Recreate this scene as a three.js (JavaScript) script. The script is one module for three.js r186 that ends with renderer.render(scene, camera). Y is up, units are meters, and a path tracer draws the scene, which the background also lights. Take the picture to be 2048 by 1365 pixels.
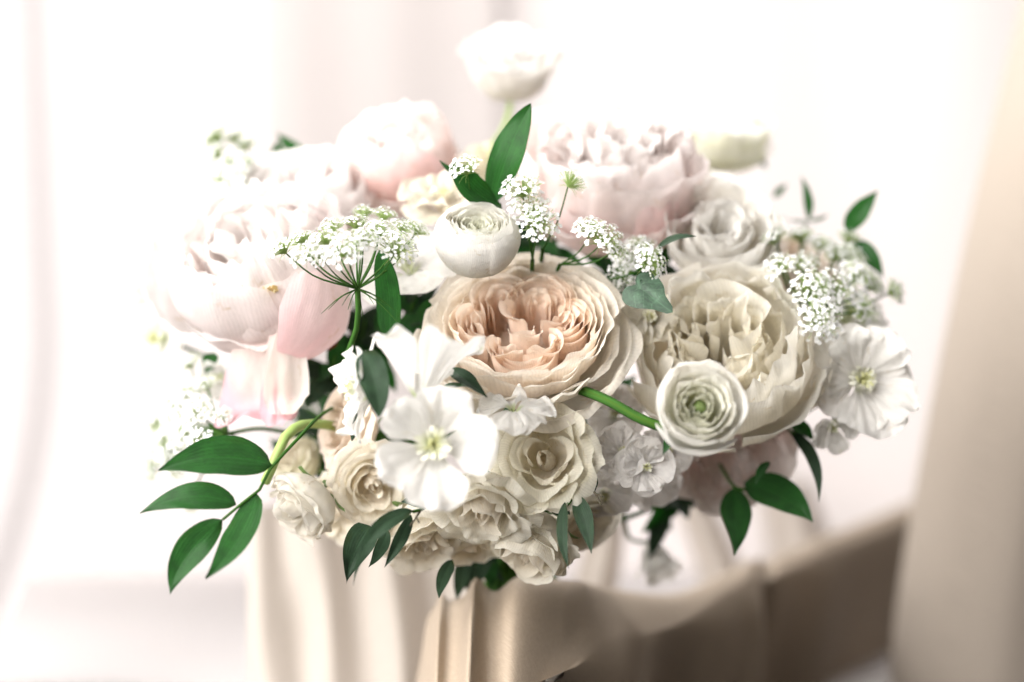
import * as THREE from 'three';
import { mergeGeometries } from 'three/addons/utils/BufferGeometryUtils.js';
import { RectAreaLightUniformsLib } from 'three/addons/lights/RectAreaLightUniformsLib.js';
import { RoundedBoxGeometry } from 'three/addons/geometries/RoundedBoxGeometry.js';

// ------------------------------------------------------------------ camera, light, exposure
const scene = new THREE.Scene();
const K = 2.8125e-4;                                   // metres per photograph pixel at one metre
const camera = new THREE.PerspectiveCamera(2 * Math.atan(682.5 * K) * 180 / Math.PI, 1024 / 682, 0.02, 40);
camera.position.set(0, 1, 0);
camera.lookAt(0, 1, -1);
camera.focus = 0.965;
camera.userData.fStop = 2.0;
const renderer = new THREE.WebGLRenderer({ antialias: true });
renderer.toneMapping = THREE.LinearToneMapping;
renderer.toneMappingExposure = 1.36;
renderer.shadowMap.enabled = true;
RectAreaLightUniformsLib.init();
scene.background = new THREE.Color(0.05, 0.044, 0.04);  // the dim room behind the camera

const V = (x, y, z) => new THREE.Vector3(x, y, z);
const P = (px, py, d) => V((px - 1024) * K * d, 1 - (py - 682.5) * K * d, -d);   // photograph pixel + depth -> world
const names = new Map();
function numbered(n) { const k = names.get(n) ?? 0; names.set(n, k + 1); return k ? n + '_' + String(k).padStart(3, '0') : n; }
function tag(o, label, category, group, kind) {
  if (label) o.userData.label = label;
  if (category) o.userData.category = category;
  if (group) o.userData.group = group;
  if (kind) o.userData.kind = kind;
  return o;
}
function thing(name, pos, label, category, group) {
  const g = new THREE.Group(); g.name = numbered(name); g.position.copy(pos); scene.add(g);
  return tag(g, label, category, group);
}
function part(name, geo, m, parent, label) {
  const o = new THREE.Mesh(geo, m); o.castShadow = o.receiveShadow = true;
  if (parent === scene) o.name = numbered(name);
  else { parent.userData.n ??= {}; const k = parent.userData.n[name] ?? 0; parent.userData.n[name] = k + 1; o.name = k ? name + '_' + String(k).padStart(3, '0') : name; }
  if (label) o.userData.label = label;
  parent.add(o); return o;
}
// ------------------------------------------------------------------ random, noise
function rand(seed) { let s = (seed * 2654435761) >>> 0; return () => { s = (s + 0x6d2b79f5) | 0; let t = Math.imul(s ^ (s >>> 15), 1 | s); t = (t + Math.imul(t ^ (t >>> 7), 61 | t)) ^ t; return ((t ^ (t >>> 14)) >>> 0) / 4294967296; }; }
function hash(x, y, s) { let h = Math.imul(x, 374761393) ^ Math.imul(y, 668265263) ^ Math.imul(s + 11, 1274126177); h = Math.imul(h ^ (h >>> 13), 1274126177); return ((h ^ (h >>> 16)) >>> 0) / 4294967296; }
function noise(x, y, s = 0) {                          // smooth value noise, -1..1
  const ix = Math.floor(x), iy = Math.floor(y), fx = x - ix, fy = y - iy, a = fx * fx * (3 - 2 * fx), b = fy * fy * (3 - 2 * fy);
  const l = (p, q, t) => p + (q - p) * t;
  return 2 * l(l(hash(ix, iy, s), hash(ix + 1, iy, s), a), l(hash(ix, iy + 1, s), hash(ix + 1, iy + 1, s), a), b) - 1;
}
const lerp = (a, b, t) => a + (b - a) * t, clamp = (x, a, b) => Math.min(b, Math.max(a, x)), sst = (a, b, x) => { const t = clamp((x - a) / (b - a), 0, 1); return t * t * (3 - 2 * t); };
const mix3 = (a, b, t) => [lerp(a[0], b[0], t), lerp(a[1], b[1], t), lerp(a[2], b[2], t)];

// ------------------------------------------------------------------ textures and materials
function dataTex(w, h, f, srgb) {
  const d = new Uint8Array(w * h * 4);
  for (let y = 0; y < h; y++) for (let x = 0; x < w; x++) { const c = f(x / w, y / h); for (let k = 0; k < 3; k++) d[(y * w + x) * 4 + k] = clamp(c[k] * 255, 0, 255); d[(y * w + x) * 4 + 3] = 255; }
  const t = new THREE.DataTexture(d, w, h); t.magFilter = THREE.LinearFilter; t.wrapS = t.wrapT = THREE.RepeatWrapping; if (srgb) t.colorSpace = THREE.SRGBColorSpace; t.needsUpdate = true; return t;
}
const grey = (v) => [v, v, v];
const veins = (u, v, n, s) => { const x = (u - 0.5) * (0.55 + 0.45 * v) / Math.max(0.18, 0.25 + 0.75 * v) + 0.03 * noise(u * 6, v * 5, s); return Math.pow(Math.abs(Math.sin(x * n * Math.PI + 0.7 * noise(v * 4, u * 3, s + 1))), 0.6); };
const petalMap = dataTex(256, 256, (u, v) => { const g = 0.945 + 0.035 * veins(u, v, 27, 3) + 0.02 * noise(u * 9, v * 9, 5) + 0.012 * noise(u * 60, v * 60, 6); const w = sst(0.72, 0.86, noise(u * 17, v * 15, 12)) * sst(0.2, 0.6, noise(u * 3, v * 3, 13)); return mix3([g, g * 0.997, g * 0.99], [0.80, 0.72, 0.58], 0.35 * w); }, true);
const petalBump = dataTex(256, 256, (u, v) => grey(0.5 + 0.13 * (veins(u, v, 27, 3) - 0.6) + 0.2 * noise(u * 5, v * 6, 8) + 0.1 * noise(u * 13, v * 11, 10) + 0.05 * noise(u * 50, v * 40, 9)));
const leafMap = dataTex(256, 512, (u, v) => {
  const ln = 0.5 + 0.5 * Math.sin((u - 0.5) * 62 + 2 * noise(u * 5, v * 4, 20)), mid = Math.exp(-Math.pow((u - 0.5) / 0.012, 2));
  const mot = noise(u * 5, v * 9, 21) * 0.6 + noise(u * 22, v * 40, 22) * 0.4, sp = sst(0.62, 0.8, noise(u * 11, v * 24, 23)) * sst(0.1, 0.5, noise(u * 3, v * 4, 24));
  const side = Math.pow(Math.abs(Math.sin((v * 1.6 - Math.abs(u - 0.5) * 0.9) * 40 + noise(u * 5, v * 6, 26))), 8), g = 0.80 + 0.035 * ln + 0.11 * mot + 0.16 * mid + 0.035 * side, old = sst(0.35, 0.7, noise(u * 2.2 + 4, v * 3.1, 37));
  return mix3(mix3([g * 0.92, g, g * 0.9], [g * 1.12, g * 1.02, g * 0.72], old * 0.7), [1, 0.98, 0.55], sp * 0.5);
}, true);
const leafBump = dataTex(256, 512, (u, v) => grey(0.5 + 0.10 * Math.sin((u - 0.5) * 62 + 2 * noise(u * 5, v * 4, 20)) + 0.12 * noise(u * 9, v * 14, 25) - 0.22 * Math.exp(-Math.pow((u - 0.5) / 0.02, 2))));
const ivyMap = dataTex(256, 256, (u, v) => { const x = Math.abs(u - 0.5), vein = Math.max(Math.exp(-Math.pow(x / 0.012, 2)), ...[0.15, 0.4, 0.62].map((k) => Math.exp(-Math.pow((v - k - x * 0.9 + 0.03 * noise(u * 6, k * 9, 27)) / 0.016, 2)))); const g = 0.78 + 0.14 * noise(u * 8, v * 8, 28) + 0.08 * noise(u * 30, v * 30, 29) + 0.13 * vein; return [g * 0.95, g, g * 0.94]; }, true);
const weave = dataTex(256, 256, (u, v) => { const g = 0.93 + 0.03 * noise(u * 256, v * 40, 30) + 0.03 * noise(u * 40, v * 256, 31); return [g, g, g]; }, true);
const weaveBump = dataTex(256, 256, (u, v) => grey(0.5 + 0.25 * noise(u * 128, v * 30, 32) + 0.25 * noise(u * 30, v * 128, 33)));

const phys = (o) => new THREE.MeshPhysicalMaterial({ side: THREE.DoubleSide, thickness: 0, ...o });
const M = {
  petal: phys({ name: 'petal', vertexColors: true, map: petalMap, bumpMap: petalBump, bumpScale: 0.0006, roughness: 1, transmission: 0.62, specularIntensity: 0.3 }),
  thick: phys({ name: 'thick petal', vertexColors: true, map: petalMap, bumpMap: petalBump, bumpScale: 0.0007, roughness: 1, transmission: 0.58, specularIntensity: 0.35 }),
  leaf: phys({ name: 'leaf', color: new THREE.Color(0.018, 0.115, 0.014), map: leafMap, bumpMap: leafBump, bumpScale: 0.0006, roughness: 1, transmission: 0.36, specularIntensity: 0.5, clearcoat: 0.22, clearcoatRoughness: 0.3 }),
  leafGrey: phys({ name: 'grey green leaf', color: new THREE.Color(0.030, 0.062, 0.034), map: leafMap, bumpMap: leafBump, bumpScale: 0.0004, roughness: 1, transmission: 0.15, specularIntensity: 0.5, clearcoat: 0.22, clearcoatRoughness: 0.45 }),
  stem: phys({ name: 'stem', color: new THREE.Color(0.065, 0.16, 0.03), map: leafMap, bumpMap: leafBump, bumpScale: 0.0007, roughness: 0.8, specularIntensity: 0.35 }),
  stemPale: phys({ name: 'pale stem', color: new THREE.Color(0.3, 0.42, 0.12), roughness: 0.6 }),
  twig: phys({ name: 'twig', color: new THREE.Color(0.06, 0.05, 0.03), roughness: 0.8 }),
  floret: phys({ name: 'floret', vertexColors: true, roughness: 1, transmission: 0.3, specularIntensity: 0.2 }),
  button: phys({ name: 'green centre', color: new THREE.Color(0.12, 0.17, 0.05), roughness: 0.8 }),
  tissue: phys({ name: 'thin white petal', vertexColors: true, map: petalMap, bumpMap: petalBump, bumpScale: 0.0016, roughness: 1, transmission: 0.55, specularIntensity: 0.3 }),
  bee: phys({ name: 'delphinium centre', vertexColors: true, roughness: 1, transmission: 0.3 }),
  silk: phys({ name: 'champagne satin', color: new THREE.Color(0.40, 0.32, 0.24), map: weave, bumpMap: weaveBump, bumpScale: 0.0002, roughness: 0.75, sheen: 0.25, sheenColor: new THREE.Color(1, 0.9, 0.78), sheenRoughness: 0.45 }),
  curtain: phys({ name: 'beige curtain', color: new THREE.Color(0.52, 0.45, 0.38), map: weave, bumpMap: weaveBump, bumpScale: 0.0002, roughness: 1, transmission: 0.25, specularIntensity: 0.3 }),
  sheer: phys({ name: 'white sheer', color: new THREE.Color(0.57, 0.53, 0.52), map: weave, roughness: 1, transmission: 0.08, specularIntensity: 0.2 }),
  white: phys({ name: 'white paint', color: new THREE.Color(0.62, 0.60, 0.60), roughness: 0.5 }),
};
M.sheer2 = phys({ name: 'pink sheer', color: new THREE.Color(0.64, 0.595, 0.58), map: weave, roughness: 1, transmission: 0.1, specularIntensity: 0.2 });
M.sheer3 = phys({ name: 'pale sheer', color: new THREE.Color(0.48, 0.45, 0.45), map: weave, roughness: 1, transmission: 0.1, specularIntensity: 0.2 });
M.ivy = phys({ name: 'ivy leaf', color: new THREE.Color(0.07, 0.13, 0.085), map: ivyMap, bumpMap: ivyMap, bumpScale: 0.0006, roughness: 1, transmission: 0.1, clearcoat: 0.35, clearcoatRoughness: 0.45 });
M.anther = phys({ name: 'green yellow stamens', color: new THREE.Color(0.62, 0.62, 0.3), roughness: 0.8 });
M.stamen = phys({ name: 'yellow stamens', color: new THREE.Color(0.95, 0.80, 0.45), roughness: 0.8 });
M.drape = phys({ name: 'pale satin', color: new THREE.Color(0.64, 0.58, 0.52), map: weave, bumpMap: weaveBump, bumpScale: 0.0002, roughness: 1, transmission: 0.35, specularIntensity: 0.4 });
for (const m of Object.values(M)) m.thickness = 0;

// ------------------------------------------------------------------ windows
function windowPane(name, at, target, w, h, L, label) {
  const t = thing(name, at, label, 'window');
  t.lookAt(target);
  const m = new THREE.MeshStandardMaterial({ name: 'daylight in window', color: 0x000000, emissive: new THREE.Color(1, 0.972, 0.948), emissiveIntensity: Math.min(L, 1.2), roughness: 0.6 });
  part('pane', new THREE.BoxGeometry(w, h, 0.01), m, t);
  const l = new THREE.RectAreaLight(new THREE.Color(1, 0.972, 0.948), L, w, h);
  l.name = 'window daylight'; l.position.set(0, 0, 0.012); l.rotation.y = Math.PI; t.add(l);
  return t;
}
windowPane('window', V(-0.5, 1.95, -2.6), V(-0.5, 1.95, 0), 3.4, 3.4, 9.0, 'bright tall window glowing white behind the sheer curtains');
windowPane('side_window', V(-1.55, 1.9, 0.45), V(0, 1.0, -1.0), 2.8, 2.4, 7.6, 'bright side window to the left lighting the flowers');

// ------------------------------------------------------------------ geometry helpers
function grid(nu, nv, f, col, uvf) {
  const n = (nu + 1) * (nv + 1), p = new Float32Array(n * 3), uv = new Float32Array(n * 2), c = col ? new Float32Array(n * 3) : null, idx = [];
  for (let j = 0, k = 0; j <= nv; j++) for (let i = 0; i <= nu; i++, k++) {
    const u = i / nu * 2 - 1, v = j / nv, q = f(u, v);
    p[k * 3] = q[0]; p[k * 3 + 1] = q[1]; p[k * 3 + 2] = q[2];
    const w = uvf ? uvf(u, v) : [i / nu, v]; uv[k * 2] = w[0]; uv[k * 2 + 1] = w[1];
    if (c) { const r = col(u, v); c[k * 3] = r[0]; c[k * 3 + 1] = r[1]; c[k * 3 + 2] = r[2]; }
    if (i < nu && j < nv) { const a = k, b = k + 1, d = k + nu + 1, e = d + 1; idx.push(a, b, e, a, e, d); }
  }
  const g = new THREE.BufferGeometry();
  g.setAttribute('position', new THREE.BufferAttribute(p, 3)); g.setAttribute('uv', new THREE.BufferAttribute(uv, 2));
  if (c) g.setAttribute('color', new THREE.BufferAttribute(c, 3));
  g.setIndex(idx); g.computeVertexNormals(); return g;
}
function spline2(pts, t) {                              // Catmull-Rom through [r, h] points
  const n = pts.length - 1, x = clamp(t, 0, 1.06) * n, i = Math.min(n - 1, Math.floor(x)), f = x - i;
  const a = pts[Math.max(0, i - 1)], b = pts[i], c = pts[i + 1], d = pts[Math.min(n, i + 2)];
  const h = (k) => 0.5 * (2 * b[k] + (c[k] - a[k]) * f + (2 * a[k] - 5 * b[k] + 4 * c[k] - d[k]) * f * f + (3 * b[k] - a[k] - 3 * c[k] + d[k]) * f * f * f);
  return [h(0), h(1)];
}
// One petal of a cupped flower whose axis is +y. prof: [radius, height] points from base to tip.
function cupPetal(o) {
  const { phi = 0, span = 0.6, prof, S = 1, nu = 12, nv = 14, wv = [0.55, 1, 0.95], drop = 0.14, pow = 2.6, ruf = 0.02, rf = 3, edge = 0, notch = 0, twist = 0, seed = 1, c0, c1, c2, cx = 0, cz = 0, jag = 0.03, colf } = o;
  const f = (u, v) => {
    const out = 1 - drop * Math.pow(Math.abs(u), pow) - notch * Math.exp(-u * u / 0.02) + jag * (noise(u * 2.6 + 3, 3, seed) + 0.35 * noise(u * 7, 5, seed));
    const s = v * out, [r, h] = spline2(prof, s), [r2, h2] = spline2(prof, s + 0.03);
    let tr = r2 - r, th = h2 - h; const tl = Math.hypot(tr, th) || 1; tr /= tl; th /= tl;
    const w = s < 0.5 ? lerp(wv[0], wv[1], s * 2) : lerp(wv[1], wv[2], s * 2 - 1);
    const d = ruf * s * s * (noise(u * rf + 7, s * 2.2, seed + 3) + 0.6 * noise(u * rf * 2.3, s * 3.5, seed + 5)) + edge * Math.pow(Math.abs(u), 3) * s;
    const rr = r + th * d, hh = h - tr * d + ruf * 0.5 * s * noise(u * rf * 1.3, 9, seed + 8), az = phi + span * u * w + twist * s;
    return [S * (cx + rr * Math.cos(az)), S * hh, S * (cz + rr * Math.sin(az))];
  };
  const col = colf ?? ((u, v) => v < 0.5 ? mix3(c0, c1, v * 2) : mix3(c1, c2 ?? c1, v * 2 - 1));
  return grid(nu, nv, f, col);
}
function tube(pts, r, r2 = r, sides = 6, n = 14) {
  const c = new THREE.CatmullRomCurve3(pts), g = new THREE.TubeGeometry(c, n, 1, sides, false), p = g.attributes.position, nn = g.attributes.normal, q = V();
  for (let i = 0; i < p.count; i++) { const t = Math.floor(i / (sides + 1)) / n, rr = lerp(r, r2, t); c.getPointAt(clamp(t, 0, 1), q); p.setXYZ(i, q.x + nn.getX(i) * rr, q.y + nn.getY(i) * rr, q.z + nn.getZ(i) * rr); }
  return g;
}
// A blade (leaf, loose petal) along a bent spine between two world points; its vertices are relative to 'from'.
function blade(o) {
  const { base, tip, width, bow = V(0, 0, 0), normal = V(0, 0, 1), from, nu = 8, nv = 18, shape = [0.68, 1.12], fold = 0.2, curl = 0, ruf = 0.05, rf = 2, twist = 0, seed = 1, col, flat = 0 } = o;
  const mid = base.clone().add(tip).multiplyScalar(0.5).add(bow), len = base.distanceTo(tip), peak = Math.pow(shape[0] / (shape[0] + shape[1]), shape[0]) * Math.pow(shape[1] / (shape[0] + shape[1]), shape[1]);
  const q = V(), T = V(), N = V(), B = V();
  return grid(nu, nv, (u, v) => {
    q.set(0, 0, 0).addScaledVector(base, (1 - v) * (1 - v)).addScaledVector(mid, 2 * v * (1 - v)).addScaledVector(tip, v * v);
    T.set(0, 0, 0).addScaledVector(base, -2 * (1 - v)).addScaledVector(mid, 2 - 4 * v).addScaledVector(tip, 2 * v).normalize();
    N.copy(normal).addScaledVector(T, -normal.dot(T)).normalize(); B.crossVectors(T, N);
    if (twist) { const a = twist * (v - 0.3), n2 = N.clone(); N.multiplyScalar(Math.cos(a)).addScaledVector(B, Math.sin(a)); B.multiplyScalar(Math.cos(a)).addScaledVector(n2, -Math.sin(a)); }
    const w = width / 2 * Math.max(0.02, Math.pow(v, shape[0]) * Math.pow(1 - v, shape[1]) / peak) * (1 + 0.04 * noise(v * 5, u > 0 ? 1 : 5, seed));
    const lift = fold * Math.abs(u) * w + curl * len * v * v * 0.2 + (ruf ? ruf * width * Math.abs(u) * noise(v * rf * 3, u * 1.5, seed + 2) : 0) + 0.05 * width * noise(v * 3, u, seed + 4);
    q.addScaledVector(B, u * w).addScaledVector(N, lift).sub(from);
    return [q.x, q.y, q.z];
  }, col, (u, v) => [0.5 + u * 0.5, v]);
}
// places a flower: local +y looks along 'axis'
function face(g, axis, spin = 0) { g.quaternion.setFromUnitVectors(V(0, 1, 0), axis.clone().normalize()); g.rotateY(spin); g.updateMatrixWorld(true); return g; }
const BIND = P(1045, 1120, 1.12);
function stemOf(g, S, r, m = M.stem, back = 0.6) {     // stem from the flower's base to the binding point of the bouquet
  const base = g.localToWorld(V(0, -back * S, 0)), n = g.localToWorld(V(0, -back * S - 0.04, 0)), end = BIND.clone().add(V(hash(S * 1e6 | 0, 1, 2) * 0.03 - 0.015, 0, hash(S * 1e6 | 0, 2, 2) * 0.03 - 0.015)), low = end.clone().add(V((end.x - n.x) * 0.12, -0.09, 0));
  part('stem', tube([base, n, n.clone().lerp(end, 0.55).add(V(0, -0.01, -0.01)), end, low].map((p) => g.worldToLocal(p.clone())), r, r, 6, 20), m, g);
}
// ------------------------------------------------------------------ flowers (each makes a thing whose petals are its parts)
let SEED = 1;
function layer(g, S, n, prof, o, R, m) {
  const off = R() * 6.28;
  for (let k = 0; k < n; k++) {
    const sc = 1 + (R() - 0.5) * (o.vary ?? 0.08), dh = (R() - 0.5) * (o.tall ?? 0.06), pr = prof.map(([r, h], i) => [r * sc, h + dh * i / prof.length]);
    part('petal', cupPetal({ ...o, S, prof: pr, phi: off + (k + (R() - 0.5) * 0.25) * 2 * Math.PI / n, span: (o.span ?? 3.6 / n) * (1 + (R() - 0.5) * 0.15), seed: SEED++ }), m, g);
  }
}
function flower(name, px, py, d, rpx, axis, spin, label, category, group) {
  const S = rpx * K * d, g = thing(name, P(px, py, d), label, category, group);
  face(g, V(...axis), spin);
  return [g, S];
}
const CREAM = [0.90, 0.85, 0.74], IVORY = [0.92, 0.89, 0.82], WHITE = [0.93, 0.92, 0.90], PEACH = [0.94, 0.68, 0.5], BLUSH = [0.92, 0.76, 0.74], PINK = [0.9, 0.58, 0.6], LIME = [0.55, 0.62, 0.22], PALE = [0.93, 0.85, 0.84];

function gardenRose(px, py, d, rpx, axis, spin, label) {
  const [g, S] = flower('garden_rose', px, py, d, rpx, axis, spin, label, 'rose'), R = rand(77), m = M.thick;
  const A = [0.93, 0.885, 0.81], B = [0.935, 0.875, 0.79], C = [0.955, 0.87, 0.775], D = [0.965, 0.81, 0.69];
  layer(g, S, 5, [[0.12, -0.42], [0.55, -0.4], [0.95, -0.14], [1.08, 0.08], [1.17, 0.06]], { c0: A, c1: A, c2: A, span: 0.78, ruf: 0.07, nu: 24, nv: 20, drop: 0.16, jag: 0.04, vary: 0.14, tall: 0.12 }, R, m);
  layer(g, S, 5, [[0.1, -0.38], [0.5, -0.34], [0.88, -0.06], [1.0, 0.2], [1.08, 0.23]], { c0: B, c1: A, c2: A, span: 0.78, ruf: 0.07, nu: 24, nv: 20, drop: 0.14, vary: 0.14, tall: 0.12 }, R, m);
  layer(g, S, 5, [[0.1, -0.34], [0.45, -0.28], [0.8, 0.0], [0.91, 0.29], [0.95, 0.36]], { c0: C, c1: B, c2: A, span: 0.82, ruf: 0.06, nu: 22, nv: 18, drop: 0.12, vary: 0.12, tall: 0.1 }, R, m);
  layer(g, S, 6, [[0.1, -0.3], [0.42, -0.22], [0.72, 0.02], [0.82, 0.32], [0.83, 0.4]], { c0: D, c1: C, c2: B, span: 0.7, ruf: 0.05, nu: 20, nv: 18, drop: 0.12, vary: 0.1, tall: 0.1 }, R, m);
  layer(g, S, 6, [[0.1, -0.28], [0.38, -0.2], [0.65, 0.0], [0.74, 0.28], [0.74, 0.36]], { c0: D, c1: C, c2: B, span: 0.66, ruf: 0.05, nu: 18, nv: 16, drop: 0.16, vary: 0.1, tall: 0.08 }, R, m);
  // the quartered heart: nested folded petals round several swirls [x, z, facing, half span, rim height, radii, lean]
  [[0.16, -0.26, -1.25, 1.75, 0.40, [0.42, 0.385, 0.35, 0.315, 0.28, 0.24, 0.20, 0.16, 0.12, 0.08], 0.0], [0.08, -0.20, 2.75, 1.0, 0.42, [0.24, 0.20], 0.1],
   [0.36, -0.02, 0.15, 1.75, 0.38, [0.33, 0.295, 0.26, 0.22, 0.18, 0.14, 0.09], 0.03], [-0.40, -0.02, 3.0, 1.5, 0.40, [0.33, 0.29, 0.25, 0.21, 0.16, 0.11], 0.02],
   [-0.20, -0.30, -2.2, 1.55, 0.42, [0.32, 0.28, 0.24, 0.19, 0.14], 0.03], [0.0, 0.34, 1.6, 1.55, 0.34, [0.34, 0.30, 0.26, 0.22], 0.03],
   [-0.16, 0.26, 2.3, 1.6, 0.37, [0.20, 0.16, 0.11], 0.04], [0.14, 0.27, 0.8, 1.6, 0.38, [0.22, 0.18, 0.13], 0.04], [0.0, 0.10, 1.5, 1.7, 0.36, [0.16, 0.11], 0.03], [0.28, -0.18, 0.9, 1.4, 0.33, [0.18, 0.12], 0.05]
  ].forEach(([cx, cz, th, sp, hg, rs, lean], q) => rs.forEach((r, k) => {
    const h = hg + (R() - 0.5) * 0.06 - 0.008 * k;
    part('petal', cupPetal({ S, cx, cz, phi: th + (R() - 0.5) * 0.35, span: sp * (0.85 + 0.25 * R()), prof: [[r * 0.4, -0.25], [r * 0.8, -0.1], [r * 0.98, 0.12], [r, h * 0.75], [r + lean, h]], wv: [0.85, 1, 0.96], drop: 0.14 + 0.12 * R(), pow: 2.2, ruf: 0.045, rf: 1.5, jag: 0.025, nu: 30, nv: 16, seed: SEED++, c0: D, c1: D, c2: mix3(D, C, 0.3 + R() * 0.7) }), m, g);
  }));
  stemOf(g, S, 0.003, M.stem, 0.4); return g;
}
function peony(name, px, py, d, rpx, axis, spin, label, o = {}) {
  const { guard = PALE, inner = PALE, base = BLUSH, close = 0, n = 26, seed = 5, ring = 8, ruf = 0.07, group, wide = 1, stem = true, dome = 0.72, curl = 0.2 } = o;
  const [g, S] = flower(name, px, py, d, rpx, axis, spin, label, name === 'peony' ? 'peony' : name, group), R = rand(seed), m = M.petal, c = close;
  const L = (n, prof, q) => layer(g, S, n, prof, { c0: base, c1: mix3(base, guard, 0.6), c2: guard, rf: 2, nu: 24, nv: 20, jag: 0.05, ...q }, R, m);
  L(5, [[0.1, -0.66], [0.6, -0.66], [1.0, -0.3], [1.10, 0.02], [1.16, 0.12]], { span: 0.66, ruf: 0.09, drop: 0.2, vary: 0.22, tall: 0.35, notch: 0.04 });
  L(ring, [[0.1, -0.62], [0.62, -0.55], [1.0, -0.08], [lerp(1.08, 0.92, c), 0.36], [lerp(1.14, 0.76, c), 0.58]], { span: 4.4 / ring, ruf: 0.075, drop: 0.2, vary: 0.16, tall: 0.34, notch: 0.05 });
  L(ring, [[0.1, -0.55], [0.55, -0.45], [0.88, 0.0], [lerp(0.92, 0.77, c), 0.42], [lerp(0.95, 0.54, c), 0.68]], { c1: guard, span: 3.9 / ring, ruf: 0.09, rf: 2.4, drop: 0.2, notch: 0.07, vary: 0.2, tall: 0.36, edge: -0.08 });
  for (let k = 0; k < n; k++) {
    const t = Math.sqrt((k + 0.5) / n), r = 0.10 + 0.62 * t, h = lerp(dome, 0.5, t) + (R() - 0.5) * 0.3, ang = k * 2.39996 + R() * 0.6, lean = (R() - 0.35) * 0.26 - c * 0.16 * t;
    part('petal', cupPetal({ S, phi: ang, span: wide * lerp(1.1, 0.5, t) * (0.75 + 0.55 * R()), prof: [[0.05, -0.5], [r * 0.6, -0.3], [r * 0.95, 0.1], [r + lean * 0.3, h * 0.75], [r + lean + 0.04, h]], wv: [0.5, 1, 1], drop: 0.22, pow: 2.2, ruf: ruf * (0.8 + R()), rf: 1.6 + R() * 1.6, notch: R() < 0.5 ? 0.12 : 0, jag: 0.07, edge: -curl * (R() * 1.4 - 0.3), twist: (R() - 0.5) * 0.3, nu: 20, nv: 18, seed: SEED++, c0: mix3(base, inner, 0.3), c1: inner, c2: inner }), m, g);
  }
  if (stem) stemOf(g, S, 0.003, M.stem, 0.6); return [g, S];
}
function sprayRose(px, py, d, rpx, axis, spin, label, o = {}) {
  const { seed = 9, ruf = 0.1, open = 1, rings = 6, fl = 0.1 } = o, pale = (c) => mix3(c, [0.955, 0.94, 0.90], 0.1), out = pale(o.out ?? CREAM), mid = pale(o.mid ?? CREAM), heart = pale(o.heart ?? [0.92, 0.84, 0.71]);
  const [g, S] = flower('spray_rose', px, py, d, rpx, axis, spin, label, 'rose', o.group), R = rand(seed), m = M.thick;
  const L = (n, prof, c0, c1, c2, q) => layer(g, S, n, prof, { c0, c1, c2, nu: 24, nv: 18, jag: 0.05, vary: 0.26, tall: 0.3, ...q }, R, m);
  L(5, [[0.1, -0.55], [0.5, -0.5], [0.88, -0.1], [1.04 * open, 0.18], [1.16 * open + fl, 0.1]], out, out, out, { span: 0.8, ruf: ruf * 1.1, rf: 2.2, drop: 0.2, edge: -0.06 });
  L(4, [[0.1, -0.5], [0.45, -0.4], [0.76, 0.0], [0.88 * open, 0.3], [0.96 * open + fl, 0.33]], heart, mid, out, { span: 0.95, ruf: ruf, rf: 2.0, drop: 0.18, edge: -0.12 });
  if (rings > 2) L(4, [[0.08, -0.45], [0.38, -0.32], [0.62, 0.02], [0.66, 0.38], [0.74 * open + fl * 0.7, 0.5]], heart, mid, out, { span: 0.95, ruf: ruf * 0.9, rf: 1.8, drop: 0.24, pow: 1.6, edge: -0.16 });
  if (rings > 3) L(3, [[0.06, -0.4], [0.26, -0.2], [0.46, 0.08], [0.44, 0.42], [0.50 + fl * 0.5, 0.58]], heart, heart, mid, { span: 1.15, ruf: ruf * 0.7, rf: 1.7, drop: 0.4, pow: 1.25, edge: -0.2 });
  if (rings > 4) L(3, [[0.04, -0.3], [0.16, -0.1], [0.28, 0.12], [0.23, 0.4], [0.28, 0.56]], heart, heart, mid, { span: 1.3, ruf: ruf * 0.6, nv: 14, drop: 0.45, pow: 1.15, edge: -0.14 });
  { const s = new THREE.SphereGeometry(1, 16, 12); s.scale(0.22 * S, 0.3 * S, 0.22 * S); s.translate(0, -0.2 * S, 0); s.setAttribute('color', new THREE.BufferAttribute(new Float32Array(s.attributes.position.count * 3).map((_, i) => heart[i % 3]), 3)); part('heart', s, m, g); }
  L(2, [[0.02, -0.2], [0.08, 0], [0.14, 0.2], [0.08, 0.48]], heart, heart, heart, { span: 1.7, ruf: 0.03, nu: 14, nv: 10, drop: 0.45, tall: 0.05 });
  L(3, [[0.03, -0.3], [0.12, -0.1], [0.19, 0.15], [0.13, 0.38], [0.05, 0.5]], heart, heart, mid, { span: 1.1, ruf: 0.05, rf: 1.5, nu: 14, nv: 12, drop: 0.35, pow: 1.3, tall: 0.15 });
  for (let k = 0; k < 5; k++) part('sepal', cupPetal({ S, phi: k * 1.257, span: 0.22, prof: [[0.08, -0.62], [0.3, -0.62], [0.62, -0.5], [0.85, -0.5]], wv: [1, 0.8, 0.1], drop: 0.1, ruf: 0.04, nu: 4, nv: 8, seed: SEED++, c0: [0.12, 0.2, 0.05], c1: [0.14, 0.24, 0.06], c2: [0.16, 0.26, 0.08] }), M.bee, g);
  if (o.stem !== false) stemOf(g, S, 0.0022, M.stem, 0.58); return [g, S];
}
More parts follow.
